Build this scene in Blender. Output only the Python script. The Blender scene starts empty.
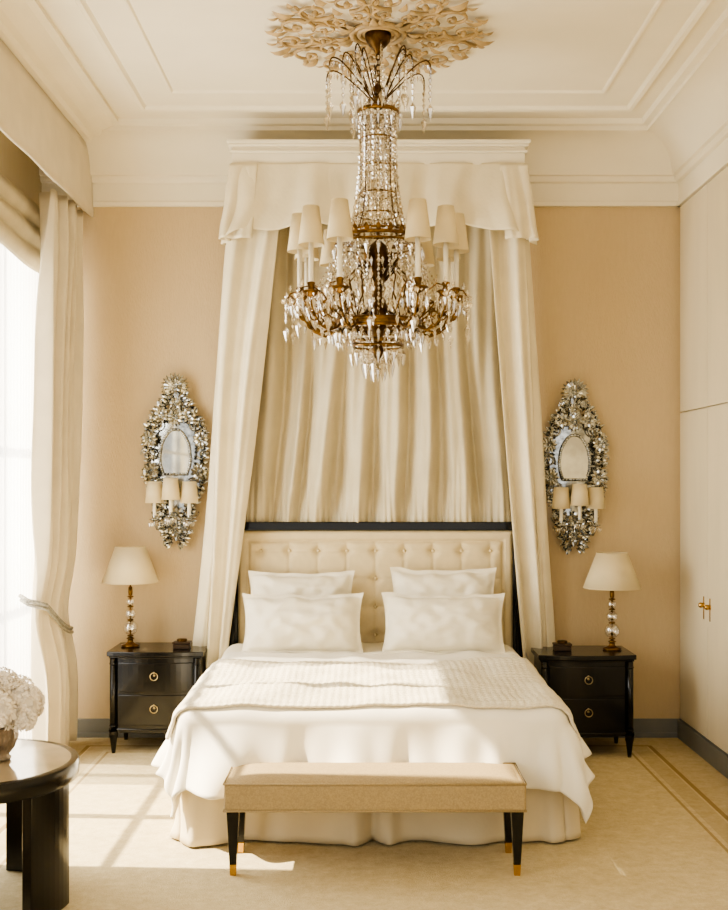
import bpy, math, random, bmesh
from mathutils import Vector, Matrix, noise
random.seed(7)
pi=math.pi
S=bpy.context.scene
COL=S.collection
try: S.view_settings.look='AgX - Medium High Contrast'
except Exception: pass

# ---------------------------------------------------------------- materials
def lin(c):
    return tuple(((x/255)/12.92 if x/255<=0.04045 else ((x/255+0.055)/1.055)**2.4) for x in c)
def mat(name,rgb,rough=0.6,metal=0.0,var=0.06,nscale=8,bump=0.0,bscale=60,stretch=(1,1,1),sheen=0.0,coat=0.0,trans=0.0,spec=0.5,rgb2=None,detail=4,bdist=.01):
    m=bpy.data.materials.new(name); m.use_nodes=True
    nt=m.node_tree; N=nt.nodes; L=nt.links
    b=N['Principled BSDF']
    tc=N.new('ShaderNodeTexCoord'); mp=N.new('ShaderNodeMapping'); mp.inputs['Scale'].default_value=stretch
    L.new(tc.outputs['Object'],mp.inputs['Vector'])
    nz=N.new('ShaderNodeTexNoise'); nz.inputs['Scale'].default_value=nscale; nz.inputs['Detail'].default_value=detail
    L.new(mp.outputs[0],nz.inputs['Vector'])
    cr=N.new('ShaderNodeValToRGB')
    c=lin(rgb); c2=lin(rgb2) if rgb2 else tuple(x*(1-var*2) for x in c); c1=c if rgb2 else tuple(min(1,x*(1+var)) for x in c)
    cr.color_ramp.elements[0].position=0.35; cr.color_ramp.elements[1].position=0.65
    cr.color_ramp.elements[0].color=(*c2,1); cr.color_ramp.elements[1].color=(*c1,1)
    L.new(nz.outputs[0],cr.inputs[0]); L.new(cr.outputs[0],b.inputs['Base Color'])
    b.inputs['Roughness'].default_value=rough; b.inputs['Metallic'].default_value=metal
    b.inputs['Specular IOR Level'].default_value=spec
    if sheen: b.inputs['Sheen Weight'].default_value=sheen; b.inputs['Sheen Roughness'].default_value=0.4
    if coat: b.inputs['Coat Weight'].default_value=coat; b.inputs['Coat Roughness'].default_value=0.08
    if bump:
        n2=N.new('ShaderNodeTexNoise'); n2.inputs['Scale'].default_value=bscale; n2.inputs['Detail'].default_value=3
        L.new(mp.outputs[0],n2.inputs['Vector'])
        bp=N.new('ShaderNodeBump'); bp.inputs['Strength'].default_value=bump; bp.inputs['Distance'].default_value=bdist
        L.new(n2.outputs[0],bp.inputs['Height']); L.new(bp.outputs[0],b.inputs['Normal'])
    if trans:
        out=N['Material Output']; t=N.new('ShaderNodeBsdfTranslucent'); L.new(cr.outputs[0],t.inputs['Color'])
        mx=N.new('ShaderNodeMixShader'); mx.inputs[0].default_value=trans
        L.new(b.outputs[0],mx.inputs[1]); L.new(t.outputs[0],mx.inputs[2]); L.new(mx.outputs[0],out.inputs[0])
    return m
def crystal(name,gloss=0.45,tint=(1,1,1),rough=0.05,tt=(.93,.92,.9)):
    m=bpy.data.materials.new(name); m.use_nodes=True
    nt=m.node_tree; N=nt.nodes; L=nt.links; N.remove(N['Principled BSDF'])
    out=N['Material Output']; g=N.new('ShaderNodeBsdfGlossy'); g.inputs['Roughness'].default_value=rough; g.inputs['Color'].default_value=(*tint,1)
    t=N.new('ShaderNodeBsdfTransparent'); t.inputs['Color'].default_value=(*tt,1)
    nz=N.new('ShaderNodeTexNoise'); nz.inputs['Scale'].default_value=40
    mr=N.new('ShaderNodeMapRange'); mr.inputs['To Min'].default_value=gloss-.25; mr.inputs['To Max'].default_value=gloss+.25
    L.new(nz.outputs[0],mr.inputs[0])
    mx=N.new('ShaderNodeMixShader'); L.new(mr.outputs[0],mx.inputs[0]); L.new(t.outputs[0],mx.inputs[1]); L.new(g.outputs[0],mx.inputs[2]); L.new(mx.outputs[0],out.inputs[0])
    return m
M_wall=mat('wall_fabric',(201,179,141),.75,var=.012,nscale=50,bump=.35,bscale=160,stretch=(1,1,.22),sheen=.08,detail=6)
M_wallR=mat('wardrobe_cream',(217,204,174),.7,var=.02,nscale=6,bump=.1,bscale=90,stretch=(1,1,.2))
M_ceil=mat('plaster_ceiling',(237,228,206),.8,var=.015,nscale=3)
M_trim=mat('plaster_trim',(237,228,206),.7,var=.015,nscale=3)
M_med=mat('gilded_plaster',(184,158,114),.5,var=.15,nscale=14)
M_base=mat('baseboard_paint',(118,118,112),.5,var=.04)
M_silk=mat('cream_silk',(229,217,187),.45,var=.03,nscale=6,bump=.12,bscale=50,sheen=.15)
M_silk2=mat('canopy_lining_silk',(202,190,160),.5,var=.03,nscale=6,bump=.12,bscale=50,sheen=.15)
M_curt=mat('curtain_silk',(222,210,184),.5,var=.03,nscale=6,bump=.1,bscale=50,sheen=.2,trans=.1)
M_roman=mat('roman_shade_fabric',(206,195,167),.8,var=.04,bump=.1,trans=.1)
M_white=mat('white_linen',(240,234,219),.75,var=.005,nscale=5,sheen=.1)
M_pillow=mat('pillow_linen',(238,230,209),.75,var=.005,nscale=5,sheen=.1)
M_skirt=mat('bed_skirt_linen',(218,204,173),.8,var=.02,nscale=5,bump=.1,bscale=60)
M_head=mat('headboard_fabric',(216,199,160),.8,var=.02,nscale=20,bump=.1,bscale=150)
M_bench=mat('bench_linen',(168,148,111),.9,var=.08,nscale=160,bump=.3,bscale=300,spec=.2)
M_black=mat('black_lacquer',(8,7,6),.22,var=.1,coat=.2,spec=.35)
M_brass=mat('aged_brass',(120,90,48),.3,1.0,var=.25,nscale=30)
M_bronze=mat('bronze',(88,64,34),.35,1.0,var=.25,nscale=20)
M_dullbrass=mat('dull_brass_pulls',(190,172,130),.35,1.0,var=.1)
M_gold=mat('polished_gold',(206,166,94),.25,1.0,var=.1)
M_silver=mat('silvered_glass',(186,188,186),.17,1.0,var=.22,nscale=30)
M_mirror=mat('mirror_glass',(200,200,194),.04,1.0,var=.12,nscale=9)
M_shade=mat('lampshade_silk',(236,221,182),.8,var=.02,trans=.3)
M_candle=mat('candle_ivory',(236,228,206),.5,var=.01)
M_cord=mat('silver_cord',(150,146,134),.6,var=.2,nscale=80)
M_flower=mat('hydrangea_petals',(244,236,224),.8,var=.04,nscale=12,trans=.2)
M_leaf=mat('leaf_green',(96,110,60),.6)
M_vase=mat('ribbed_silver_vase',(150,140,130),.3,.8,var=.15,nscale=30)
M_tabletop=mat('table_marble_top',(176,160,134),.08,var=.1,nscale=5,coat=.6)
M_frame=mat('window_frame_paint',(236,232,222),.5,var=.02)
M_box=mat('trinket_box_bronze',(60,44,28),.35,.4)
M_crys=crystal('crystal',.42,(1,.98,.94),.05,(.82,.79,.73))
M_crysglass=crystal('crystal_lamp_glass',.35,(1,.98,.94))
M_throw=mat('knit_throw_wool',(224,214,190),.85,var=.05,nscale=120,bump=.4,bscale=140,sheen=.1)
def carpet():
    m=bpy.data.materials.new('carpet_wool'); m.use_nodes=True; nt=m.node_tree; N=nt.nodes; L=nt.links; b=N['Principled BSDF']
    b.inputs['Roughness'].default_value=.95; b.inputs['Specular IOR Level'].default_value=.1
    tc=N.new('ShaderNodeTexCoord')
    nz=N.new('ShaderNodeTexNoise'); nz.inputs['Scale'].default_value=14; nz.inputs['Detail'].default_value=8; nz.inputs['Roughness'].default_value=.9
    L.new(tc.outputs['Object'],nz.inputs['Vector'])
    cr=N.new('ShaderNodeValToRGB'); cr.color_ramp.elements[0].position=.3; cr.color_ramp.elements[1].position=.7
    cr.color_ramp.elements[0].color=(*lin((178,160,122)),1); cr.color_ramp.elements[1].color=(*lin((220,206,170)),1)
    L.new(nz.outputs[0],cr.inputs[0])
    sp=N.new('ShaderNodeSeparateXYZ'); L.new(tc.outputs['Object'],sp.inputs[0])
    def mth(op,a,b=None):
        n=N.new('ShaderNodeMath'); n.operation=op
        for i,x in enumerate((a,b)):
            if x is None: continue
            if isinstance(x,(int,float)): n.inputs[i].default_value=x
            else: L.new(x,n.inputs[i])
        return n.outputs[0]
    dx=mth('SUBTRACT',mth('ABSOLUTE',mth('SUBTRACT',sp.outputs[0],.03)),1.69)
    dy=mth('SUBTRACT',mth('ABSOLUTE',mth('SUBTRACT',sp.outputs[1],4.0)),2.86)
    d=mth('MAXIMUM',dx,dy)
    r=N.new('ShaderNodeValToRGB'); r.color_ramp.interpolation='CONSTANT'
    el=r.color_ramp.elements
    mr=N.new('ShaderNodeMapRange'); mr.inputs['From Min'].default_value=-.2; mr.inputs['From Max'].default_value=.05; L.new(d,mr.inputs[0])
    stops=[(0,0),(.16,.7),(.22,0),(.32,.3),(.70,0),(.74,.9),(.84,.2)]
    el[0].position=0; el[0].color=(0,0,0,1); el[1].position=stops[1][0]; el[1].color=(stops[1][1],)*3+(1,)
    for p,v in stops[2:]:
        q=el.new(p); q.color=(v,v,v,1)
    L.new(mr.outputs[0],r.inputs[0])
    mx=N.new('ShaderNodeMixRGB'); L.new(r.outputs[0],mx.inputs[0]); L.new(cr.outputs[0],mx.inputs[1]); mx.inputs[2].default_value=(*lin((146,124,86)),1)
    L.new(mx.outputs[0],b.inputs['Base Color'])
    n2=N.new('ShaderNodeTexNoise'); n2.inputs['Scale'].default_value=180
    L.new(tc.outputs['Object'],n2.inputs['Vector'])
    bp=N.new('ShaderNodeBump'); bp.inputs['Strength'].default_value=.4; bp.inputs['Distance'].default_value=.01
    L.new(n2.outputs[0],bp.inputs['Height']); L.new(bp.outputs[0],b.inputs['Normal'])
    return m
M_carpet=carpet()
def sheer():
    m=bpy.data.materials.new('sheer_voile'); m.use_nodes=True; nt=m.node_tree; N=nt.nodes; L=nt.links; N.remove(N['Principled BSDF'])
    out=N['Material Output']; t=N.new('ShaderNodeBsdfTransparent'); tr=N.new('ShaderNodeBsdfTranslucent'); tr.inputs[0].default_value=(.96,.96,.96,1)
    d=N.new('ShaderNodeBsdfDiffuse'); d.inputs[0].default_value=(.9,.9,.89,1)
    nz=N.new('ShaderNodeTexNoise'); nz.inputs['Scale'].default_value=3
    mr=N.new('ShaderNodeMapRange'); mr.inputs['To Min'].default_value=.25; mr.inputs['To Max'].default_value=.5; L.new(nz.outputs[0],mr.inputs[0])
    m1=N.new('ShaderNodeMixShader'); m1.inputs[0].default_value=.15; L.new(tr.outputs[0],m1.inputs[1]); L.new(d.outputs[0],m1.inputs[2])
    m2=N.new('ShaderNodeMixShader'); L.new(mr.outputs[0],m2.inputs[0]); L.new(m1.outputs[0],m2.inputs[1]); L.new(t.outputs[0],m2.inputs[2])
    L.new(m2.outputs[0],out.inputs[0]); return m
M_sheer=sheer()

# ---------------------------------------------------------------- mesh helpers
class G:
    def __init__(s): s.v=[]; s.f=[]
    def add(s,vs,fs):
        o=len(s.v); s.v+= [tuple(v) for v in vs]; s.f+=[tuple(i+o for i in f) for f in fs]
    def box(s,x0,x1,y0,y1,z0,z1):
        s.add([(x0,y0,z0),(x1,y0,z0),(x1,y1,z0),(x0,y1,z0),(x0,y0,z1),(x1,y0,z1),(x1,y1,z1),(x0,y1,z1)],
              [(0,3,2,1),(4,5,6,7),(0,1,5,4),(1,2,6,5),(2,3,7,6),(3,0,4,7)])
    def prism(s,pts,z0,z1):
        n=len(pts); s.add([(x,y,z0) for x,y in pts]+[(x,y,z1) for x,y in pts],
            [tuple(range(n-1,-1,-1)),tuple(range(n,2*n))]+[(i,(i+1)%n,n+(i+1)%n,n+i) for i in range(n)])
    def taper(s,cx,cy,z0,z1,a,b,dx=0,dy=0):
        vs=[(cx+dx+i*a,cy+dy+j*a,z0) for i,j in((-1,-1),(1,-1),(1,1),(-1,1))]+[(cx+i*b,cy+j*b,z1) for i,j in((-1,-1),(1,-1),(1,1),(-1,1))]
        s.add(vs,[(0,3,2,1),(4,5,6,7),(0,1,5,4),(1,2,6,5),(2,3,7,6),(3,0,4,7)])
    def lathe(s,cx,cy,prof,n=24,z=0,sx=1,sy=1):
        vs=[];fs=[];m=len(prof)
        for r,h in prof:
            for k in range(n):
                a=2*pi*k/n; vs.append((cx+r*sx*math.cos(a),cy+r*sy*math.sin(a),z+h))
        for i in range(m-1):
            for k in range(n):
                k2=(k+1)%n; fs.append((i*n+k,i*n+k2,(i+1)*n+k2,(i+1)*n+k))
        s.add(vs,fs)
    def ball(s,c,r,n=10,m=6,sz=1):
        s.lathe(c[0],c[1],[(max(1e-4,r*math.sin(pi*i/m)),-r*sz*math.cos(pi*i/m)) for i in range(m+1)],n,c[2])
    def gem(s,c,r,h,n=6,up=.35):
        vs=[(c[0],c[1],c[2]-h*(1-up)),(c[0],c[1],c[2]+h*up)]+[(c[0]+r*math.cos(2*pi*k/n+c[0]*30),c[1]+r*math.sin(2*pi*k/n+c[0]*30),c[2]) for k in range(n)]
        fs=[]
        for k in range(n):
            a=2+k;b=2+(k+1)%n; fs+=[(0,b,a),(1,a,b)]
        s.add(vs,fs)
    def tube(s,pts,r,n=6):
        pts=[Vector(p) for p in pts]; m=len(pts); vs=[];fs=[]
        up=Vector((0,0,1)); prev=None
        for i,p in enumerate(pts):
            t=(pts[min(i+1,m-1)]-pts[max(i-1,0)]); t=t.normalized() if t.length>0 else up
            if prev is None:
                ref=up if abs(t.z)<.9 else Vector((1,0,0)); a=t.cross(ref).normalized()
            else:
                a=(prev-t*prev.dot(t)); a=a.normalized() if a.length>1e-6 else t.orthogonal().normalized()
            prev=a; b=t.cross(a)
            rr=r[i] if isinstance(r,(list,tuple)) else r
            for k in range(n):
                q=2*pi*k/n; vs.append(p+a*rr*math.cos(q)+b*rr*math.sin(q))
        for i in range(m-1):
            for k in range(n):
                k2=(k+1)%n; fs.append((i*n+k,i*n+k2,(i+1)*n+k2,(i+1)*n+k))
        fs.append(tuple(range(n-1,-1,-1))); fs.append(tuple((m-1)*n+k for k in range(n)))
        s.add(vs,fs)
    def torus(s,c,R,r,n=32,m=6,sz=1):
        vs=[];fs=[]
        for i in range(n):
            a=2*pi*i/n
            for k in range(m):
                q=2*pi*k/m; rr=R+r*math.cos(q); vs.append((c[0]+rr*math.cos(a),c[1]+rr*math.sin(a),c[2]+r*sz*math.sin(q)))
        for i in range(n):
            for k in range(m):
                fs.append((i*m+k,((i+1)%n)*m+k,((i+1)%n)*m+(k+1)%m,i*m+(k+1)%m))
        s.add(vs,fs)
    def grid(s,fn,nu,nv):
        vs=[fn(i/nu,j/nv) for j in range(nv+1) for i in range(nu+1)]
        w=nu+1; s.add(vs,[(j*w+i,j*w+i+1,(j+1)*w+i+1,(j+1)*w+i) for j in range(nv) for i in range(nu)])
    def leaf(s,c,d,nrm,L,W,curl=.3):
        c=Vector(c);d=Vector(d).normalized();nrm=Vector(nrm).normalized();sd=d.cross(nrm).normalized()
        prof=[(0,.15),(.25,.8),(.5,1),(.75,.7),(1,.05)]
        vs=[];fs=[]
        for t,w in prof:
            p=c+d*L*t+nrm*(curl*L*math.sin(t*pi*.9))
            vs+=[p-sd*W*w*.5,p+nrm*W*.22*w,p+sd*W*w*.5]
        for i in range(4):
            for k in range(2): fs.append((i*3+k,i*3+k+1,(i+1)*3+k+1,(i+1)*3+k))
        s.add(vs,fs)
def E(name,loc):
    e=bpy.data.objects.new(name,None); e.location=loc; e.empty_display_size=.1; COL.objects.link(e); return e
def out(g,name,m,parent=None,smooth=True,bevel=0,solid=0,sub=0,auto=False):
    me=bpy.data.meshes.new(name); me.from_pydata(g.v,[],g.f); me.update()
    bm=bmesh.new(); bm.from_mesh(me)
    if not solid: bmesh.ops.recalc_face_normals(bm,faces=bm.faces)
    bm.to_mesh(me); bm.free()
    if smooth:
        for p in me.polygons: p.use_smooth=True
    if auto:
        try: me.set_sharp_from_angle(angle=math.radians(35))
        except Exception: pass
    o=bpy.data.objects.new(name,me); COL.objects.link(o); me.materials.append(m)
    if parent:
        o.parent=parent; o.matrix_parent_inverse=Matrix.Translation(-Vector(parent.location))
    if solid: md=o.modifiers.new('solid','SOLIDIFY'); md.thickness=solid; md.offset=0
    if bevel: md=o.modifiers.new('bevel','BEVEL'); md.width=bevel; md.segments=2; md.limit_method='ANGLE'
    return o
def nz(x,y=0,z=0): return noise.noise(Vector((x,y,z)))
def poly(pts,u):
    ls=[math.dist(pts[i],pts[i+1]) for i in range(len(pts)-1)]; T=sum(ls); d=u*T
    for i,l in enumerate(ls):
        if d<=l or i==len(ls)-1:
            t=min(1,d/l) if l else 0; a,b=pts[i],pts[i+1]; return (a[0]+(b[0]-a[0])*t,a[1]+(b[1]-a[1])*t)
        d-=l
def drape(g,top,bot,z0,z1,nu,nv,folds,a0,a1,seed=0,ease=1.0,mid=None,hem=None,wander=.5):
    def base(u,v):
        p=poly(top,u);q=poly(bot,u)
        if mid:
            m=poly(mid,u); e=v
            return tuple(p[i]*(1-e)*(1-e)+2*(m[i])*e*(1-e)+q[i]*e*e for i in(0,1))
        e=v**ease; return tuple(p[i]*(1-e)+q[i]*e for i in(0,1))
    def fn(u,v):
        p=base(u,v); q0=base(max(0,u-.03),v); q1=base(min(1,u+.03),v)
        tx,ty=q1[0]-q0[0],q1[1]-q0[1]; l=math.hypot(tx,ty) or 1; nx,ny=ty/l,-tx/l
        ph=2*pi*folds*u+wander*3*nz(u*folds*.6,v*1.2,seed)+seed
        w=math.sin(ph); w=w*(1-.25*abs(w))+.35*math.sin(ph*2.17+seed+v*1.5)*.6
        w+=.5*nz(u*folds*1.3,v*2.5,seed+9)
        a=a0+(a1-a0)*v
        zz=z0+(z1-z0)*v+(hem(u)*v if hem else 0)
        return (p[0]+nx*a*w,p[1]+ny*a*w,zz)
    g.grid(fn,nu,nv)

# ---------------------------------------------------------------- room
XL,XR,YB,YF,ZC=-2.0,1.98,7.1,-0.8,3.75
g=G(); g.box(XL-.2,XR+.2,YF,YB+.2,-.1,0); out(g,'floor',M_carpet,smooth=False)
g=G(); g.box(XL-.2,XR+.2,YB,YB+.2,0,ZC); out(g,'wall_back',M_wall,smooth=False)
g=G(); g.box(XR,XR+.2,YF,YB,0,ZC); out(g,'wall_right',M_wallR,smooth=False)
g=G(); g.box(XL-.2,XR+.2,YF,YB+.2,ZC,ZC+.15); out(g,'ceiling',M_ceil,smooth=False)
W1=(4.72,6.96); W2_added=(.4,3.2); ZT=3.1  # second opening is unseen, added to let more light into the room
g=G()
g.box(XL-.2,XL,YF,W2_added[0],0,ZC); g.box(XL-.2,XL,W2_added[1],W1[0],0,ZC); g.box(XL-.2,XL,W1[1],YB,0,ZC)
for w in (W1,W2_added): g.box(XL-.2,XL,w[0],w[1],ZT,ZC); g.box(XL-.2,XL,w[0],w[1],0,.06)
out(g,'wall_left',M_wallR,smooth=False)
for i,w in enumerate((W1,W2_added)):  # second frame sits in the unseen, added opening
    e=E('window_%d'%(i+1),(XL-.1,(w[0]+w[1])/2,1.6)); g=G()
    a,b=w; t=.05
    g.box(XL-.14,XL-.08,a,a+t,.06,ZT); g.box(XL-.14,XL-.08,b-t,b,.06,ZT); g.box(XL-.14,XL-.08,a,b,ZT-t,ZT); g.box(XL-.14,XL-.08,a,b,.06,.16)
    for k in (1,2):
        y=a+(b-a)*k/3; g.box(XL-.13,XL-.09,y-.035,y+.035,.06,ZT)
    for z in (1.0,1.9): g.box(XL-.125,XL-.095,a,b,z-.015,z+.015)
    out(g,'frame',M_frame,e,smooth=False,bevel=.004)

g=G(); g.box(XL,XR-.0,YB-.018,YB,0,.115); g.box(XL,XR,YB-.026,YB,.0,.03); out(g,'baseboard_back',M_base,smooth=False,bevel=.003)
g=G(); g.box(XR-.035,XR,YF,YB-.03,0,.115); out(g,'baseboard_right',M_base,smooth=False,bevel=.003)
prof=[(0,3.30),(.035,3.30),(.035,3.325),(.028,3.33),(.028,3.44),(.05,3.445),(.06,3.46),(.06,3.475),(.08,3.48)]+[(.08+.19*(1-math.cos(t*pi/2/6)),3.48+.21*math.sin(t*pi/2/6)) for t in range(1,7)]+[(.285,3.69),(.285,3.715),(.32,3.72),(.33,3.75),(0,3.75)]
g=G(); n=len(prof)
g.add([(XL,YB-a,z) for a,z in prof]+[(XR,YB-a,z) for a,z in prof],[(i,i+1,n+i+1,n+i) for i in range(n-1)]); out(g,'trim_1',M_trim,smooth=True,auto=True)
g=G(); g.add([(XR-a,YF,z) for a,z in prof]+[(XR-a,YB,z) for a,z in prof],[(i,i+1,n+i+1,n+i) for i in range(n-1)]); out(g,'trim_2',M_trim,smooth=True,auto=True)
g=G(); pr=[(-2,3.66),(-1.66,3.66),(-1.64,3.675),(-1.6,3.68),(-1.54,3.70),(-1.5,3.72),(-1.46,3.725),(-1.46,3.75)]; n=len(pr)
g.add([(x,YF,z) for x,z in pr]+[(x,YB,z) for x,z in pr],[(i,i+1,n+i+1,n+i) for i in range(n-1)]); out(g,'trim_3',M_trim,smooth=False)
def frame(g,x0,x1,y0,y1,w,h,z=ZC):
    pr=[(0,0),(.01,-h*.6),(w*.3,-h),(w*.7,-h*.8),(w*.85,-h*.35),(w,0)]
    def rect(o): return [(x0+o,y0+o),(x1-o,y0+o),(x1-o,y1-o),(x0+o,y1-o)]
    vs=[];fs=[]
    for o,dz in pr:
        for p in rect(o): vs.append((p[0],p[1],z+dz))
    for i in range(len(pr)-1):
        for k in range(4): fs.append((i*4+k,i*4+(k+1)%4,(i+1)*4+(k+1)%4,(i+1)*4+k))
    g.add(vs,fs)
g=G(); frame(g,-1.30,1.56,.6,6.60,.05,.022); out(g,'trim_4',M_trim,smooth=False)
g=G(); frame(g,-1.08,1.34,.85,6.32,.028,.012); out(g,'trim_5',M_trim,smooth=False)

# wardrobe doors on right wall
XD=XR-.024
edges=[4.0,4.5,5.0,5.5,6.0,6.5,7.06]
for i in range(len(edges)-1):
    a,b=edges[i]+.0035,edges[i+1]-.0035
    e=E('door_%d'%(i+1),(XD,(a+b)/2,1.0)); g=G(); g.box(XD,XR-.002,a,b,.125,2.012); out(g,'panel',M_wallR,e,smooth=False,bevel=.002)
    ky=b-.055 if i%2==0 else a+.055
    g=G(); g.ball((XD-.018,ky,.88),.016,12,8); g.tube([(XD,ky,.88),(XD-.018,ky,.88)],.007,8); g.tube([(XD,ky,.88),(XD-.004,ky,.88)],.018,12)
    g.box(XD-.003,XD,ky-.006,ky+.006,.80,.93)
    out(g,'knob',M_gold,e)
    g=G(); g.box(XD,XR-.002,a,b,2.02,3.29); out(g,'upper_panel',M_wallR,e,smooth=False,bevel=.002)

# ---------------------------------------------------------------- window dressing
e=E('curtain_pelmet',(-1.85,5.4,3.4))
g=G()
def pel(u,v):
    y=3.9+(7.05-3.9)*u; x=-1.70+.02*v+.004*math.sin(y*9)*v; return (x,y,3.655+(3.225-3.655)*v)
g.grid(pel,60,8); out(g,'valance_fabric',M_curt,e,solid=.015)
g=G(); g.box(XL,-1.71,3.9,7.05,3.60,3.655); g.box(XL,-1.70,3.9,3.93,3.225,3.655); out(g,'board',M_curt,e,smooth=False)
def curtain(y0,y1,seed):
    e=E('window_curtain',(-1.80,(y0+y1)/2,1.7)); g=G()
    def fn(u,v):
        z=3.24*(1-v)+.012*v
        tie=math.exp(-((z-.82)/.22)**2)
        low=1 if z<.82 else 1-min(1,(z-.82)/2.2)
        ya=y0+.01*low-.06*tie; yb=y1-.02*low-.03*tie
        y=ya+(yb-ya)*u
        ph=2*pi*4.5*u+2.2*nz(u*4,v*1.3,seed)
        w=math.sin(ph)+.4*math.sin(2.3*ph+1)
        x=-1.765-.045*low-.015*tie+w*.052*(1-.4*tie)+.02*nz(u*7,v*4,seed)-.02*(1-u)
        return (x,y,z)
    g.grid(fn,170,60); out(g,'cloth',M_curt,e,solid=.004)
    g=G(); pts=[(-1.93,y0-.02,.95),(-1.87,y0-.08,.93)]
    for i in range(21):
        t=i/20; pts.append((-1.775+.02*math.sin(pi*t),y0-.04+(y1-y0)*t,.90-.20*t-.04*math.sin(pi*t)))
    pts.append((-1.85,y1-.02,.69))
    g.tube(pts,.012,8); g.tube([(p[0]+.004,p[1],p[2]-.024) for p in pts],.010,8); out(g,'tieback_cord',M_cord,e)
curtain(6.42,6.97,2.0)
e=E('roman_shade',(-1.93,5.7,3.0)); g=G()
def rs(u,v):
    y=4.74+(6.96-4.74)*u; z=3.22+(2.84-3.22)*v-.02*math.sin(u*pi*3)*v; x=-1.925+.035*abs(math.sin(v*pi*3)); return(x,y,z)
g.grid(rs,40,30); out(g,'fabric',M_roman,e,solid=.006)
e=E('sheer_curtain',(-1.96,6.5,1.5)); g=G()
g.grid(lambda u,v:(-1.962+.014*math.sin(u*2*pi*16+2*nz(u*9,v)),6.02+.94*u,3.2-3.17*v),160,10); out(g,'voile',M_sheer,e)

# ---------------------------------------------------------------- bed
BX=.038; ZB=.60; HW=.87
bed=E('bed',(BX,6.0,.3))
g=G(); g.box(BX-.83,BX+.83,5.06,6.93,.16,.36); out(g,'base',M_black,bed,smooth=False,bevel=.01)
g=G(); g.box(BX-.84,BX+.84,5.05,6.92,.36,.565); out(g,'mattress',M_white,bed,smooth=True,bevel=.05)
for i,(x,y) in enumerate(((-.75,5.15),(.75,5.15),(-.75,6.8),(.75,6.8))):
    g=G(); g.taper(BX+x,y,0,.17,.025,.035); out(g,'leg_%d'%(i+1),M_black,bed,smooth=False)
HX0,HX1,HZ=-.79,.93,1.345
g=G(); 
g.box(HX0-.0,HX1+.0,6.93,7.02,HZ-.05,HZ); g.box(HX0,HX0+.022,6.93,7.02,0,HZ-.05); g.box(HX1-.022,HX1,6.93,7.02,0,HZ-.05)
g.box(HX0-.04,HX0+.005,6.91,7.0,0,.98); g.box(HX1-.005,HX1+.04,6.91,7.0,0,.98)
g.box(HX0,HX1,7.0,7.04,.1,HZ-.01); out(g,'headboard_frame',M_black,bed,smooth=False,bevel=.004)
a,b=HX0+.022,HX1-.022; z0,z1=.45,HZ-.052
rows=[1.17,1.00,.83,.66]; cols=[a+.14+(b-a-.28)*k/8 for k in range(9)]
def hb(u,v):
    x=a+(b-a)*u; z=z0+(z1-z0)*v
    ex=min(x-a,b-x); ez=z1-z; ed=max(0,min(ex,ez))
    y=6.955-.03*min(1,ed/.02)**.5
    y+=.018*math.exp(-((ed-.065)/.008)**2)
    if ed>.07:
        y-=.014*min(1,(ed-.07)/.04)
        for c in cols:
            dx=x-c
            if abs(dx)<.1:
                y+=.005*math.exp(-(dx/.010)**2)
                for r in rows:
                    dd=dx*dx+(z-r)**2
                    if dd<.02: y+=.026*math.exp(-dd/.0010)
        for r in rows: y+=.004*math.exp(-((z-r)/.010)**2)
    return (x,y,z)
g=G(); g.grid(hb,240,120); out(g,'headboard_upholstery',M_head,bed)
g=G()
for c in cols:
    for r in rows:
        g.ball((c,6.936,r),.011,10,6)
out(g,'headboard_buttons',M_head,bed)
g=G()
path=[(BX-.865,6.88),(BX-.865,5.02),(BX+.865,5.02),(BX+.865,6.88)]
def sk(u,v):
    p=poly(path,u); q0=poly(path,max(0,u-.004)); q1=poly(path,min(1,u+.004)); tx,ty=q1[0]-q0[0],q1[1]-q0[1]; l=math.hypot(tx,ty) or 1; nx,ny=ty/l,-tx/l
    w=(.006+.020*v)*(math.sin(u*2*pi*9)+1.6*nz(u*34,v*2))+.018*v
    for cu in (1.86/5.45,(1.86+1.73)/5.45,.5):
        d=abs(u-cu); w+= .035*v*math.exp(-((d-.014)/.006)**2)-.04*math.exp(-(d/.004)**2)
    return (p[0]+nx*w,p[1]+ny*w,.44-.43*v)
g.grid(sk,420,14); out(g,'skirt',M_skirt,bed,solid=.004)
YFT=4.99; R=.07
def dmap(s,q,off=0.0,rip=1.0,seed=0):
    W=HW-.01
    cs=max(-W+R,min(W-R,s)); cy=max(q,YFT+R)
    dx,dy=s-cs,q-cy; e=math.hypot(dx,dy)
    puff=.028*nz(s*2.2+seed,q*2.2,3)+.018*nz(s*6,q*6,5)
    if e<1e-6: return (BX+s,q,ZB+puff+off)
    ux,uy=dx/e,dy/e
    rr=R+off
    if e<R*pi/2:
        o=rr*math.sin(e/R); z=ZB+off-rr*(1-math.cos(e/R)); ep=0
    else:
        ep=e-R*pi/2; o=rr+(.26+.1*abs(ux))*ep; z=ZB+off-rr-ep*.95
    k=cs*7+cy*7+math.atan2(uy,ux)*1.5
    rp=rip*ep*(.16*math.sin(k*1.6+1.5*nz(k,0,seed))+.40*nz(cs*5+ux*2,cy*5+uy*2,ep*3+seed))
    o+=rp
    fade=max(0,1-e/.15)
    return (BX+cs+ux*o,cy+uy*o,z+puff*fade+.03*nz(cs*3,cy*3,7)*min(1,ep*4))
H=.33
def dv(u,v):
    s=(-1+2*u)*(HW+H-.04); q=6.62-(6.62-(YFT-H))*v
    x,y,z=dmap(s,q)
    if v<.04: z-= .03*(1-v/.04)**2
    return (x,y,z)
g=G(); g.grid(dv,170,150); out(g,'duvet',M_white,bed,solid=.018)
g=G()
def ts(u,v):
    s=(-1+2*u)*(HW+.12); q=6.88-.36*v; return dmap(s,q,.014,.5,4)
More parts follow.
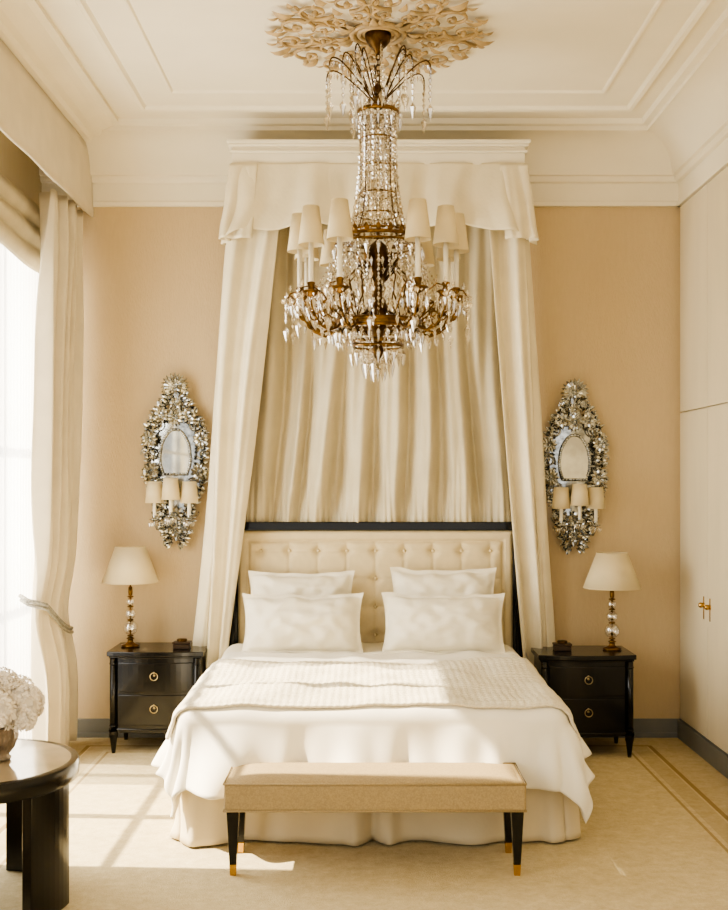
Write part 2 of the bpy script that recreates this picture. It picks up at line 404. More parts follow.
g.grid(ts,90,24); out(g,'folded_sheet',M_pillow,bed,solid=.008)
th=E('knit_throw',(BX,5.55,.62)); g=G()
def tw(u,v):
    q=6.16-1.14*v+.012*nz(u*3,2)
    s=(-1+2*u)*(HW+.11+.02*nz(v*3,5))
    x,y,z=dmap(s,q,.024,.6); z+=.0032*math.sin(v*2*pi*30)+.0015*math.sin(u*2*pi*60)
    return(x,y,z)
g.grid(tw,240,272); out(g,'cloth',M_throw,th,solid=.012)
def pillow(cx,cy,cz,w,h,t,tilt,yaw=0,seed=0):
    e=E('pillow',(cx,cy,cz)); g=G(); n=44
    R_=Matrix.Translation((cx,cy,cz))@Matrix.Rotation(yaw,4,'Z')@Matrix.Rotation(tilt,4,'X')
    for sgn in(-1,1):
        def fn(u,v):
            a=-1+2*u;b=-1+2*v
            ia,ib=min(1,abs(a)/.92),min(1,abs(b)/.86)
            th=(max(0,1-ia**2.6)*max(0,1-ib**2.2))**.5
            X=a*w/2*(1-.07*(1-b*b)*abs(a)**3); Z=b*h/2*(1-.10*(1-a*a)*abs(b)**3)
            wr=.016*nz(a*3+seed,b*3,sgn)*th+.008*nz(a*7,b*4+seed,sgn)*(th>0)
            Y=sgn*(t/2*th+wr+.002)+.014*nz(a*4+seed,b*4,2)
            Z+=.012*nz(a*3,seed,b*2)
            return tuple(R_@Vector((X,Y,Z)))
        g.grid(fn,n,n)
    out(g,'cushion',M_pillow,e)
pillow(-.375,6.80,.875,.64,.37,.20,-.18,0,1)
pillow(.475,6.80,.885,.64,.39,.20,-.18,0,5)
pillow(-.355,6.60,.765,.71,.37,.24,-.30,.03,9)
pillow(.46,6.60,.765,.72,.37,.24,-.30,-.03,13)

# ---------------------------------------------------------------- canopy
can=E('bed_canopy',(.08,6.85,2.4))
g=G(); x0,x1=-.765,.935
for (o,z0,z1) in ((0,3.43,3.50),(.012,3.50,3.515),(.0,3.515,3.535),(.02,3.535,3.55),(.03,3.55,3.57)):
    g.box(x0-o,x1+o,6.62-o,YB,z0,z1)
out(g,'cornice',M_trim,can,smooth=False,bevel=.004)
g=G()
top=[(x0-.005,7.08),(x0-.005,6.615),(x1+.005,6.615),(x1+.005,7.08)]
bot=[(x0-.05,7.08),(x0-.03,6.56),(x1+.03,6.56),(x1+.05,7.08)]
T=.465*2+1.71
def hemv(u):
    d=min(abs(u-.465/T),abs(u-(1-.465/T))); return -.07*math.exp(-(d/.035)**2)+.014*math.sin(u*40)+.03*math.sin(pi*max(0,min(1,(u-.2)/.6)))
drape(g,top,bot,3.44,3.045,300,30,9,.008,.036,1.3,1.0,hem=hemv,wander=1.1)
out(g,'valance',M_silk,can,solid=.006)
g=G()
for sx,xc in((-1,x0),(1,x1)):
    drape(g,[(xc-sx*.15,6.60),(xc+sx*.01,6.60),(xc+sx*.015,6.72)],[(xc-sx*.12,6.555),(xc+sx*.045,6.54),(xc+sx*.06,6.75)],3.43,2.99,60,24,2.5,.004,.030,4+sx)
out(g,'valance_corner_pleats',M_silk,can,solid=.006)
g=G()
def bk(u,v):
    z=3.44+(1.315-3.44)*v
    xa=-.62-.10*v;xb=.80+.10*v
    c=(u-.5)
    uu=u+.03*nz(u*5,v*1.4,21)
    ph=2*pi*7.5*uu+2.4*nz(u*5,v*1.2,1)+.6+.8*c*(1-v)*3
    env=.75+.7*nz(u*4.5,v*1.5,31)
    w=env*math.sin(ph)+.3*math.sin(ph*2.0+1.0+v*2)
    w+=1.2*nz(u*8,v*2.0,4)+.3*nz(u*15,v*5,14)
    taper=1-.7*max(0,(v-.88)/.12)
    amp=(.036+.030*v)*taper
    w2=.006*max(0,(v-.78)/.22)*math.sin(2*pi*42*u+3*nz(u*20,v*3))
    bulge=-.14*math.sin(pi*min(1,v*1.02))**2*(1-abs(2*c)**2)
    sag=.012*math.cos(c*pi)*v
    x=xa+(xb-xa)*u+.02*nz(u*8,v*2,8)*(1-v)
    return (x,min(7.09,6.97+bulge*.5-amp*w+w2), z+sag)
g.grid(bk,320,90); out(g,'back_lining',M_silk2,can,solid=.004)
g=G()
drape(g,[(x0-.0,7.05),(x0-.0,6.66),(-.46,6.66)],[(-.98,7.04),(-1.0,6.90),(-.84,6.86)],3.42,.40,150,90,3.0,.030,.048,2.2,mid=[(-.86,7.04),(-.88,6.76),(-.63,6.74)],wander=1.1)
out(g,'drape_1',M_silk,can,solid=.006)
g=G()
drape(g,[(x1,7.05),(x1,6.66),(.70,6.66)],[(1.12,7.04),(1.14,6.90),(.96,6.86)],3.42,.40,150,90,2.8,.030,.048,5.1,mid=[(1.02,7.04),(1.04,6.76),(.82,6.74)],wander=1.1)
out(g,'drape_2',M_silk,can,solid=.006)

# ---------------------------------------------------------------- nightstands
def nightstand(cx,yf,ztop):
    e=E('nightstand',(cx,yf+.2,ztop/2)); hw=.265; d=.40
    def plan(o,bow=.035,n=14):
        pts=[(cx+hw+o,yf+d),(cx-hw-o,yf+d)]
        for i in range(n+1):
            t=-1+2*i/n; pts.append((cx+t*(hw+o),yf+.035-o-bow*(1-t*t)))
        return pts
    g=G(); g.prism(plan(0),.13,ztop-.03); out(g,'cabinet',M_black,e,smooth=False,bevel=.004)
    g=G(); g.prism(plan(.018),ztop-.028,ztop); g.prism(plan(.008),ztop-.04,ztop-.028); g.prism(plan(.008),.12,.145); out(g,'top',M_black,e,smooth=False,bevel=.004)
    zs=[(.165,.165+(ztop-.24)/2),(.18+(ztop-.24)/2,ztop-.065)]
    for k,(a,b) in enumerate(zs):
        g=G(); pts=[]; n=14
        for i in range(n+1):
            t=-1+2*i/n; pts.append((cx+t*(hw-.045),yf+.028-.035*(1-(t*.83)**2)))
        pts=[(cx+hw-.045,yf+.06),(cx-hw+.045,yf+.06)]+pts
        g.prism(pts,a,b); out(g,'drawer_%d'%(k+1),M_black,e,smooth=False,bevel=.004)
        g=G(); zc=(a+b)/2+.01; m=20
        g.tube([(cx+.022*math.sin(2*pi*i/m),yf-.018,zc+.022*math.cos(2*pi*i/m)) for i in range(m+1)],.0028,6)
        g.tube([(cx,yf-.005,zc+.022),(cx,yf-.021,zc+.022)],.005,8); g.tube([(cx,yf-.005,zc+.005),(cx,yf-.009,zc+.005)],.007,12)
        out(g,'ring_pull_%d'%(k+1),M_dullbrass,e)
    g=G()
    for sx in(-1,1):
        g.tube([(cx+sx*(hw-.02),yf+.018,.12),(cx+sx*(hw-.02),yf+.018,ztop-.04)],.019,10)
        for z in(.16,ztop-.07): g.torus((cx+sx*(hw-.02),yf+.018,z),.018,.005,14,6)
    out(g,'corner_columns',M_black,e)
    for i,(sx,y) in enumerate(((-1,yf+.022),(1,yf+.022),(-1,yf+d-.03),(1,yf+d-.03))):
        g=G(); g.lathe(cx+sx*(hw-.022),y,[(.001,0),(.011,0),(.014,.03),(.022,.09),(.026,.10),(.026,.13)],12); out(g,'foot_%d'%(i+1),M_black,e)
nightstand(-1.225,6.66,.595)
nightstand(1.29,6.56,.59)
def tbox(cx,cy,z):
    e=E('trinket_box',(cx,cy,z)); g=G(); g.box(cx-.05,cx+.05,cy-.035,cy+.035,z,z+.028); g.box(cx-.053,cx+.053,cy-.038,cy+.038,z+.030,z+.042); out(g,'case',M_box,e,smooth=False,bevel=.003)
    g=G(); g.lathe(cx,cy,[(.03,0),(.032,.012),(.026,.016),(.001,.018)],18,z+.042); out(g,'dish',M_bronze,e)
tbox(-1.085,6.80,.596); tbox(1.175,6.76,.591)
def lamp(cx,cy,z,zs0,zs1):
    e=E('table_lamp',(cx,cy,z))
    g=G(); g.lathe(cx,cy,[(.001,0),(.055,0),(.055,.012),(.035,.018),(.018,.028),(.016,.045),(.026,.05),(.012,.058)],28,z)
    for k in (.06,.155,.235,.295,): g.lathe(cx,cy,[(.006,0),(.02,.004),(.02,.009),(.006,.013)],16,z+k)
    g.tube([(cx,cy,z+.03),(cx,cy,zs1-.01)],.005,8); g.lathe(cx,cy,[(.012,0),(.014,.02),(.012,.05),(.002,.055)],12,z+.31); out(g,'brass_stem',M_brass,e)
    g=G()
    for zc,r in((.115,.045),(.198,.034),(.27,.026)): g.ball((cx,cy,z+zc),r,20,12)
    out(g,'glass_spheres',M_crysglass,e)
    g=G(); g.lathe(cx,cy,[(.168,zs0-z),(.09,zs1-z)],48,z); out(g,'shade',M_shade,e,solid=.003)
    g=G(); g.torus((cx,cy,zs0),.168,.003,40); g.torus((cx,cy,zs1),.09,.003,40)
    for k in range(3):
        a=k*2*pi/3; g.tube([(cx,cy,zs1-.012),(cx+.09*math.cos(a),cy+.09*math.sin(a),zs1-.002)],.002,5)
    out(g,'shade_trim',M_shade,e)
lamp(-1.41,6.88,.595,.985,1.195)
lamp(1.475,6.78,.59,.96,1.165)

# ---------------------------------------------------------------- venetian mirror sconces
def sconce(cx,z0,z1):
    e=E('venetian_mirror_sconce',(cx,YB-.04,(z0+z1)/2)); Hh=z1-z0
    sil=[(0,.015),(.06,.05),(.13,.085),(.2,.10),(.27,.125),(.34,.165),(.42,.185),(.5,.175),(.58,.19),(.66,.185),(.72,.15),(.77,.12),(.82,.075),(.86,.045),(.90,.05),(.96,.05),(1.0,.01)]
    def hw(t):
        for i in range(len(sil)-1):
            if t<=sil[i+1][0]:
                f=(t-sil[i][0])/(sil[i+1][0]-sil[i][0]); return sil[i][1]+(sil[i+1][1]-sil[i][1])*f
        return .01
    g=G()
    g.grid(lambda u,v:(cx+(-1+2*u)*hw(v)*.9,YB-.015-.018*(1-(2*u-1)**2),z0+Hh*(.03+.90*v)),16,60); out(g,'back_plate',M_silver,e)
    g=G()
    rnd=random.Random(int(cx*10)+50)
    for i in range(90):
        t=.02+.86*i/89
        for sx in(-1,1):
            w=hw(t)
            for ring in (1.0,.74,.5):
                if ring<.6 and .40<t<.70: continue
                if ring<.8 and i%2: continue
                c=(cx+sx*w*ring*.84,YB-.03-.022*(1.05-ring)-rnd.random()*.012,z0+Hh*t)
                ang=(t-.45)*1.6+rnd.uniform(-.7,.7)
                g.leaf(c,(sx*math.cos(ang),-.25-.4*rnd.random(),math.sin(ang)),(0,-1,0.1),.045+.025*rnd.random(),.020,.18)
    def ros(x,z,r,n=9,w=.45):
        for k in range(n):
            a=2*pi*k/n; g.leaf((x,YB-.06,z),(math.cos(a),-.25,math.sin(a)),(0,-1,0),r,r*w,.2)
        g.ball((x,YB-.065,z),r*.2,8,6)
    for k in range(13):
        a=pi*(-.12+1.24*k/12); g.leaf((cx,YB-.055,z1-.085),(math.cos(a),-.1,math.sin(a)),(0,-1,0),.09,.03,.25)
    ros(cx,z1-.085,.045,9); ros(cx,z1-.19,.045); ros(cx,z1-.27,.06,11); ros(cx,z0+.10,.05); ros(cx,z0+.2,.06)
    for sx in(-1,1):
        ros(cx+sx*.15,z0+Hh*.43,.06,11); ros(cx+sx*.16,z0+Hh*.62,.055,11); ros(cx+sx*.085,z0+Hh*.76,.055); ros(cx+sx*.085,z0+Hh*.28,.055); ros(cx+sx*.05,z0+Hh*.14,.04)
        for (zx,zz,rr,dr) in ((.165,.53,.05,1),(.12,.70,.045,1),(.10,.2,.045,-1),(.14,.35,.04,-1),(.045,.85,.03,1)):
            pts=[(cx+sx*(zx+rr*(1-i/26)*math.cos(i*.45)),YB-.055,z0+Hh*zz+dr*rr*(1-i/26)*math.sin(i*.45)) for i in range(24)]
            g.tube(pts,.0055,6)
    out(g,'glass_foliage',M_silver,e,smooth=False)
    g=G(); cz=z0+Hh*.52; w=.09; hh=.11
    op=[(cx-w*.8,cz-hh),(cx+w*.8,cz-hh),(cx+w,cz-hh*.5),(cx+w*1.05,cz)]+[(cx+w*(.98*math.cos(a*pi/14))*(1-.12*math.sin(a*pi/7)**2),cz+hh*.40+w*1.35*math.sin(a*pi/14)) for a in range(15)]+[(cx-w*1.05,cz),(cx-w,cz-hh*.5)]
    n=len(op); g.add([(x,YB-.062,z) for x,z in op]+[(x,YB-.03,z) for x,z in op],[tuple(range(n))]+[(i,(i+1)%n,n+(i+1)%n,n+i) for i in range(n)]); out(g,'mirror',M_mirror,e,smooth=False)
    g=G(); g.tube([(x,YB-.064,z) for x,z in op+[op[0]]],.009,8)
    for i in range(n):
        a,b=op[i],op[(i+1)%n]; k=max(1,int(math.dist(a,b)/.02))
        for j in range(k): g.ball((a[0]+(b[0]-a[0])*j/k,YB-.072,a[1]+(b[1]-a[1])*j/k),.009,8,5)
    out(g,'mirror_rim',M_silver,e)
    g=G(); gs=G(); gc=G(); gg=G()
    for dx,dy,dz in((-.105,-.16,0),(0,-.2,.02),(.105,-.16,0)):
        px,py,pz=cx+dx,YB-.03+dy,z0+Hh*.155+dz
        g.tube([(cx+dx*.2,YB-.04,pz+.0),(cx+dx*.5,YB-.04+dy*.4,pz-.06),(cx+dx*.9,YB-.03+dy*.85,pz-.055),(px,py,pz-.02),(px,py,pz)],.006,8)
        g.lathe(px,py,[(.004,-.01),(.03,.004),(.032,.008),(.012,.01),(.014,.03)],14,pz)
        for k in range(6): gg.gem((px+.03*math.cos(k*pi/3),py+.03*math.sin(k*pi/3),pz-.02),.006,.035)
        gc.lathe(px,py,[(.011,.01),(.011,.115)],12,pz)
        gs.lathe(px,py,[(.055,.105),(.042,.235)],24,pz)
    out(g,'arms',M_silver,e); out(gc,'candle_tubes',M_candle,e); out(gs,'shades',M_shade,e,solid=.003); out(gg,'drops',M_crys,e,smooth=False)
sconce(-1.165,1.19,2.26); sconce(1.30,1.155,2.225)

# ---------------------------------------------------------------- medallion
CX,CY=.067,5.47
e=E('ceiling_medallion',(CX,CY,ZC-.02)); g=G()
def P(r,a,z): return (CX+r*math.cos(a),CY+r*math.sin(a),ZC-z)
def spir(r0,a0,R0,turn,start,th,z=.016):
    c=P(r0,a0,z); pts=[];rs=[]
    for i in range(26):
        t=i/25; rr=R0*(1-.85*t); q=start+turn*t*2*pi*1.3
        pts.append((c[0]+rr*math.cos(q),c[1]+rr*math.sin(q),c[2]-.008*t)); rs.append(th*(1-.4*t))
    g.tube(pts,rs,6)
    for i in range(0,16,4):
        p=Vector(pts[i]); d=(p-Vector(c)).normalized(); tn=Vector((-d.y,d.x,0))*turn
        g.leaf(p,(d+tn*.6),(0,0,-1),R0*.5,R0*.24,.15)
    g.ball((c[0],c[1],c[2]-.008),th*1.6,8,5)
NS=7
for k in range(NS):
    a=2*pi*k/NS+.1
    for s in(-1,1):
        spir(.41,a+s*.235,.095,s,a+pi,.010,.022)
        spir(.265,a+s*.21,.055,-s,a,.008,.022)
        for rr,aa,ln in((.50,.13,.06),(.485,.40,.065),(.35,.04,.07)):
            q=a+s*aa; d=Vector((math.cos(q+s*.5),math.sin(q+s*.5),0)); g.leaf(P(rr,q,.012),d,(0,0,-1),ln,.032,.2)
        g.tube([P(.14,a,.014),P(.20,a+s*.10,.016),P(.29,a+s*.04,.016),P(.40,a+s*.06,.018),P(.50,a+s*.16,.016)],.008,5)
        g.leaf(P(.14,a+s*.2,.014),(math.cos(a+s*.2),math.sin(a+s*.2),0),(0,0,-1),.07,.04,.25)
    d=Vector((math.cos(a),math.sin(a),0)); g.leaf(P(.45,a,.014),d,(0,0,-1),.12,.06,.2); g.leaf(P(.13,a,.015),d,(0,0,-1),.09,.045,.25)
    b2=a+pi/NS; d=Vector((math.cos(b2),math.sin(b2),0)); g.leaf(P(.43,b2,.014),d,(0,0,-1),.10,.05,.2); g.leaf(P(.30,b2,.014),d,(0,0,-1),.09,.04,.2)
g.torus((CX,CY,ZC-.012),.125,.014,48,8); g.torus((CX,CY,ZC-.012),.09,.012,48,8)
g.lathe(CX,CY,[(.13,0),(.12,-.006),(.08,-.012),(.001,-.014)],40,ZC)
out(g,'acanthus_relief',M_med,e)

# ---------------------------------------------------------------- chandelier
ch=E('chandelier',(CX,CY,2.9))
br=G(); gm=G(); cd=G(); sh=G(); bz=G()
def Q(r,a,z): return (CX+r*math.cos(a),CY+r*math.sin(a),z)
def string(p0,p1,n,r,h,sag=0):
    for i in range(n+1):
        t=i/n; p=[p0[k]+(p1[k]-p0[k])*t for k in range(3)]; p[2]-=sag*4*t*(1-t)
        gm.gem(p,r,h,6,.5)
bz.lathe(CX,CY,[(.062,0),(.064,-.02),(.058,-.045),(.04,-.07),(.022,-.085),(.018,-.10),(.006,-.11)],28,ZC)
for i in range(7):
    zc=3.63-i*.026; m=12; o=i%2
    bz.tube([Q(.009*math.cos(2*pi*k/m),o*pi/2,zc+.017*math.sin(2*pi*k/m)) for k in range(m+1)],.003,5)
bz.tube([(CX,CY,3.50),(CX,CY,2.15)],.008,10)
bz.lathe(CX,CY,[(.008,3.50),(.03,3.48),(.02,3.46),(.04,3.44),(.05,3.42),(.03,3.40),(.02,3.38)],20)
for k in range(16):
    a=2*pi*k/16+.1; R1=.26 if k%2 else .17; zt=3.60 if k%2 else 3.66
    pts=[]
    for i in range(15):
        t=i/14; pts.append(Q(.03+(R1-.03)*math.sin(t*pi*.55),a,3.42+(zt-3.42)*math.sin(t*pi*.78)-.02*t))
    bz.tube(pts,.0036,5)
    for j in range(4,15):
        p=pts[j]; gm.gem((p[0],p[1],p[2]-.022),.007,.034)
    p=pts[-1]
    for j in range(4): gm.gem((p[0],p[1],p[2]-.02-j*.03),.010,.036)
    gm.gem((p[0],p[1],p[2]-.16),.018,.085,6,.3)
for k in range(10):
    a=2*pi*k/10; string(Q(.02,a,3.50),Q(.12,a,3.48),6,.006,.014,-.05); gm.gem(Q(.12,a,3.44),.013,.06,6,.3)
br.torus((CX,CY,3.365),.095,.007,36,8,1.6); br.torus((CX,CY,3.325),.088,.004,36)
for k in range(20):
    a=2*pi*k/20; gm.gem(Q(.108,a,3.32),.011,.07); gm.gem(Q(.10,a,3.385),.008,.04)
    string(Q(.03,a,3.45),Q(.095,a,3.37),4,.006,.014)
for k in range(24):
    a=2*pi*k/24
    for i in range(24):
        t=i/23; r=.092-.012*math.sin(pi*t)+.045*t*t; z=3.35-.57*t
        if i%4==(k%2)*2: gm.gem(Q(r,a,z),.012,.036,6,.5)
        else: gm.gem(Q(r,a,z),.0075,.026,6,.5)
    if k%2:
        for i in range(14):
            t=i/13; gm.gem(Q(.05+.02*t,a,3.33-.5*t),.008,.04,6,.5)
gm.lathe(CX,CY,[(.012,3.30),(.035,3.26),(.04,3.2),(.018,3.12),(.03,3.06),(.035,2.98),(.016,2.90),(.04,2.84),(.045,2.80),(.01,2.77)],14)
for zz,rr in((3.23,.088),(3.10,.084),(2.97,.088),(2.87,.10)): br.torus((CX,CY,zz),rr,.004,30)
for k in range(8):
    a=2*pi*k/8; bz.tube([Q(.09,a,3.36),Q(.082,a,3.2),Q(.084,a,3.0),Q(.10,a,2.87),Q(.13,a,2.79)],.0028,5)
for zz,rr,tt in((2.79,.135,.005),(2.755,.20,.007),(2.725,.205,.004)): br.torus((CX,CY,zz),rr,tt,44,8,1.3)
br.lathe(CX,CY,[(.17,2.760),(.20,2.755)],36)
for k in range(24):
    a=2*pi*k/24
    br.leaf(Q(.20,a,2.75),(math.cos(a)*.4,math.sin(a)*.4,1),(math.cos(a),math.sin(a),0),.045,.025,.2)
    gm.gem(Q(.214,a,2.69),.012,.07,6,.3)
    string(Q(.20,a,2.76),Q(.20,a+2*pi/12,2.76),8,.006,.014,.05)
    string(Q(.135,a,2.80),Q(.20,a,2.76),4,.007,.02,.015)
for k in range(28):
    a=2*pi*k/28
    for i in range(17):
        t=i/16; r=.19+.05*math.sin(pi*min(1,t*1.05)); z=2.70-.35*t
        if i%4==0: gm.gem(Q(r,a,z),.0115,.032,6,.5)
        else: gm.gem(Q(r,a,z),.0075,.022,6,.5)
bz.lathe(CX,CY,[(.012,2.75),(.045,2.72),(.055,2.66),(.045,2.58),(.022,2.52),(.022,2.48),(.045,2.44),(.07,2.40),(.08,2.36),(.03,2.32),(.018,2.25),(.03,2.22),(.018,2.19),(.001,2.17)],24)
for k in range(12):
    a=2*pi*k/12; bz.leaf(Q(.05,a,2.60),(math.cos(a)*.5,math.sin(a)*.5,1),(math.cos(a),math.sin(a),0),.11,.03,.3)
    bz.tube([Q(.07,a,2.40),Q(.15,a,2.36),Q(.2,a,2.345)],.004,6)
    bz.tube([Q(.03,a,2.55),Q(.10,a,2.62),Q(.16,a,2.56),Q(.14,a,2.48),Q(.18,a,2.42),Q(.20,a,2.36)],.004,6)
    for j in range(5): gm.gem(Q(.10+.02*(j%2),a+.2,2.64-.05*j),.010,.05)
for zz,rr,tt in((2.355,.205,.007),(2.325,.21,.005),(2.262,.125,.006),(2.24,.12,.004)): br.torus((CX,CY,zz),rr,tt,44,8,1.5)
br.lathe(CX,CY,[(.205,2.36),(.212,2.345),(.205,2.32)],44)
for k in range(32):
    a=2*pi*k/32
    string(Q(.205,a,2.315),Q(.125,a,2.255),6,.007,.02,.012)
    gm.gem(Q(.217,a,2.285),.011,.06,6,.3)
for k in range(20):
    a=2*pi*k/20; gm.gem(Q(.125,a,2.20),.012,.08,6,.3); string(Q(.12,a,2.235),Q(.03,a,2.16),6,.007,.02,.02)
for k in range(10):
    a=2*pi*k/10; gm.gem(Q(.07,a,2.15),.014,.09,6,.3); gm.gem(Q(.035,a+.3,2.125),.013,.08,6,.3)
gm.ball((CX,CY,2.135),.028,12,8)
angs=[math.radians(x) for x in (-62,-34,-8,22,52,-118,-146,-172,-202,-232)]
for a in angs:
    pts=[Q(r,a,z) for r,z in((.20,2.35),(.235,2.315),(.275,2.30),(.315,2.315),(.35,2.355),(.372,2.405),(.375,2.45))]
    br.tube(pts,[.007,.006,.006,.005,.005,.005,.005],8)
    pts=[Q(.30-.045*(1-i/18)*math.cos(i*.5),a,2.385+.05*(1-i/18)*math.sin(i*.5)) for i in range(17)]
    br.tube(pts,.0038,6)
    br.tube([Q(.22,a,2.40),Q(.25,a,2.46),Q(.29,a,2.44),Q(.34,a,2.40)],.0038,6)
    for r,z in((.235,2.315),(.275,2.30),(.315,2.315),(.35,2.355)):
        br.leaf(Q(r,a,z),(math.cos(a),math.sin(a),.9),(-math.sin(a),math.cos(a),0),.04,.02,.1)
        gm.gem(Q(r,a,z-.03),.010,.05,6,.3)
    x,y,_=Q(.375,a,0)
    br.lathe(x,y,[(.004,2.44),(.022,2.45),(.045,2.468),(.047,2.472),(.018,2.474),(.014,2.49),(.02,2.51),(.012,2.515)],18)
    for j in range(10):
        q=2*pi*j/10; gx,gy=x+.046*math.cos(q),y+.046*math.sin(q); gm.gem((gx,gy,2.455),.007,.018); gm.gem((gx,gy,2.42),.010,.06,6,.3)
    cd.lathe(x,y,[(.012,2.50),(.012,2.70),(.001,2.70)],12)
    sh.lathe(x,y,[(.060,2.685),(.037,2.862)],28)
    cd.tube([(x,y,2.70),(x,y,2.80)],.006,6)
    string(Q(.20,a,2.72),Q(.36,a,2.50),16,.0065,.016,.07)
    string(Q(.375,a,2.44),Q(.21,a,2.34),10,.0065,.016,.05)
    string(Q(.20,a,2.72),Q(.25,a+.25,2.52),10,.0065,.02,.02)
for i in range(len(angs)):
    a=angs[i]; b2=a+.24; string(Q(.375,a,2.45),Q(.40,b2,2.47),7,.0065,.016,.03)
for k in range(14):
    a=2*pi*k/14+.13
    pts=[Q(r,a,z) for r,z in((.20,2.36),(.25,2.40),(.31,2.47),(.37,2.50),(.42,2.485),(.44,2.45))]
    br.tube(pts,.0036,6)
    for j,p in enumerate(pts[1:]):
        gm.gem((p[0],p[1],p[2]-.02),.008,.03)
        gm.gem((p[0],p[1],p[2]+.02),.010,.04,6,.6)
        gm.gem((p[0],p[1],p[2]-.055),.012,.055,6,.3)
    p=pts[-1]
    for j in range(6):
        q=j*pi/3; gm.gem((p[0]+.018*math.cos(q),p[1]+.018*math.sin(q),p[2]),.009,.03)
    for j in range(3): gm.gem((p[0],p[1],p[2]-.03-.03*j),.009,.03)
    gm.gem((p[0],p[1],p[2]-.145),.016,.075,6,.3)
out(bz,'bronze_stem_and_canopy',M_bronze,ch); out(br,'brass_frame_and_arms',M_brass,ch); out(gm,'crystal_drops',M_crys,ch,smooth=False)
out(cd,'candle_tubes',M_candle,ch); out(sh,'candle_shades',M_shade,ch,solid=.002)

# ---------------------------------------------------------------- bench
b=E('upholstered_bench',(.045,4.76,.2)); bx0,bx1,by0,by1=-.565,.655,4.59,4.93
g=G(); g.box(bx0,bx1,by0,by1,.262,.375); out(g,'seat',M_bench,b,smooth=False,bevel=.012)
g=G()
def tp(u,v):
    x=bx0+.004+(bx1-bx0-.008)*u; y=by0+.004+(by1-by0-.008)*v
    k=(1-abs(2*u-1)**10)*(1-abs(2*v-1)**5); return(x,y,.368+.028*k)
g.grid(tp,60,24); out(g,'cushion_top',M_bench,b)
g=G()
for z in(.374,.266): 
    g.tube([(bx0,by0,z),(bx1,by0,z),(bx1,by1,z),(bx0,by1,z),(bx0,by0,z)],.0045,6)
out(g,'piping',M_bench,b)
i=0
for sx,x in((-1,bx0+.035),(1,bx1-.035)):
    for sy,y in((-1,by0+.03),(1,by1-.03)):
        i+=1; g=G(); g.taper(x,y,.045,.265,.014,.025); out(g,'leg_%d'%i,M_black,b,smooth=False,bevel=.002)
        g=G(); g.taper(x,y,0,.045,.012,.0145); out(g,'brass_tip_%d'%i,M_gold,b,smooth=False)

# ---------------------------------------------------------------- round side table + vase
tx,ty,tz,tr=-1.495,4.34,.53,.40
t=E('round_side_table',(tx,ty,.27))
g=G(); g.lathe(tx,ty,[(.001,tz-.075),(tr-.02,tz-.075),(tr-.004,tz-.068),(tr,tz-.055),(tr,tz-.012),(tr-.004,tz-.002),(tr-.012,tz),(tr-.03,tz),(tr-.03,tz-.006)],72); out(g,'rim',M_black,t,auto=True)
g=G(); g.lathe(tx,ty,[(tr-.029,tz-.008),(tr-.031,tz-.001),(.001,tz-.001)],72); out(g,'top_inset',M_tabletop,t,auto=True)
for k in range(4):
    g=G(); a0=math.radians(-22+90*k); dw=math.radians(17); pts=[]
    for i in range(9): q=a0-dw+2*dw*i/8; pts.append((tx+.385*math.cos(q),ty+.385*math.sin(q)))
    for i in range(9): q=a0+dw-2*dw*i/8; pts.append((tx+.325*math.cos(q),ty+.325*math.sin(q)))
    g.prism(pts,0,tz-.07); out(g,'leg_%d'%(k+1),M_black,t,smooth=False,bevel=.006)
vx,vy=-1.40,4.36
v=E('hydrangea_vase',(vx,vy,tz))
g=G(); pr=[(.001,0),(.045,0),(.05,.01),(.04,.02),(.06,.05),(.075,.09),(.07,.12),(.078,.13)]
vs=[];n=48
for r,h in pr:
    for k in range(n): a=2*pi*k/n; rr=r*(1+.05*math.cos(a*16)*(h>.02)); vs.append((vx+rr*math.cos(a),vy+rr*math.sin(a),tz+h))
g.add(vs,[(i*n+k,i*n+(k+1)%n,(i+1)*n+(k+1)%n,(i+1)*n+k) for i in range(len(pr)-1) for k in range(n)]); out(g,'vase',M_vase,v)
g=G(); rnd=random.Random(3)
heads=[(0,0,.27,.085),(.10,-.02,.22,.075),(-.09,-.03,.22,.08),(.03,-.10,.21,.08),(.03,.10,.23,.08),(-.06,.08,.25,.07),(.09,.07,.20,.065),(.11,-.06,.17,.05),(-.02,-.08,.27,.06)]
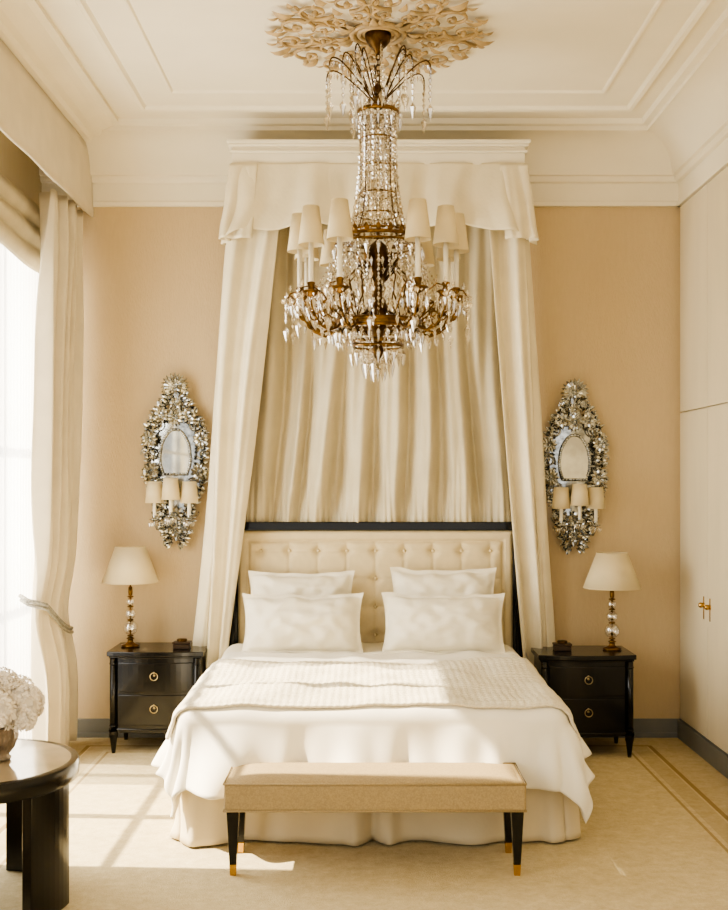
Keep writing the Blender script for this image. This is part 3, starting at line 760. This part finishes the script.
for hx,hy,hz,r in heads:
    c=Vector((vx+hx,vy+hy,tz+hz)); g.ball(c,r*.85,10,8)
    for k in range(150):
        d=Vector((rnd.gauss(0,1),rnd.gauss(0,1),rnd.gauss(0,1))).normalized()
        if d.z<-.75: continue
        p=c+d*r*(.92+.1*rnd.random()); s1=d.orthogonal().normalized(); s1.rotate(Matrix.Rotation(rnd.random()*6,3,d)); s2=d.cross(s1); q=.011+.004*rnd.random()
        for (A,B) in((s1,s2),(s2,-s1),(-s1,-s2),(-s2,s1)):
            g.add([p,p+A*q+B*q*.3+d*.003,p+(A+B)*q*.95+d*.006,p+B*q+A*q*.3+d*.003],[(0,1,2,3)])
out(g,'hydrangea_heads',M_flower,v,smooth=False)
g=G()
for k in range(9):
    a=2*pi*k/9; g.leaf((vx+.05*math.cos(a),vy+.05*math.sin(a),tz+.13),(math.cos(a),math.sin(a),.1),(0,0,1),.09,.05,.1)
out(g,'leaves',M_leaf,v)

# ---------------------------------------------------------------- lights
w=bpy.data.worlds.new('World'); S.world=w; w.use_nodes=True
bg=w.node_tree.nodes['Background']; bg.inputs[0].default_value=(1.0,.97,.91,1); bg.inputs[1].default_value=1.0
def light(kind,name,loc,rot,energy,color,size=1,sy=None):
    l=bpy.data.lights.new(name,kind); l.energy=energy; l.color=color
    if kind=='AREA': l.shape='RECTANGLE'; l.size=size; l.size_y=sy or size
    o=bpy.data.objects.new(name,l); o.location=loc; o.rotation_euler=rot; COL.objects.link(o); return o
s=light('SUN','sun',(-6,5,6),(0,0,0),20,(1.0,.87,.66)); s.data.angle=math.radians(.8)
d=Vector((1,-.05,-.96)); s.rotation_euler=d.to_track_quat('-Z','Y').to_euler()
light('AREA','window_daylight',(XL-.5,5.7,1.8),(0,-pi/2,0),175,(1,.97,.90),2.6,2.4)
light('AREA','window_daylight_near',(XL-.5,1.8,1.8),(0,-pi/2,0),92,(1,.97,.90),2.6,3)  # added area lamp behind the unseen near opening, brightens the room
light('AREA','rear_room_daylight',(0,-.75,2.0),(pi/2,0,0),18,(1,.95,.86),3.6,3.2)  # added soft fill lamp behind the camera, at the open room end

# ---------------------------------------------------------------- camera
cam=bpy.data.cameras.new('camera'); co=bpy.data.objects.new('camera',cam); COL.objects.link(co)
co.location=(0,0,1.6); co.rotation_euler=(pi/2,0,0)
cam.sensor_fit='HORIZONTAL'; cam.sensor_width=36; cam.lens=1140/728*36; cam.shift_y=25/728; cam.clip_start=.05
S.camera=co
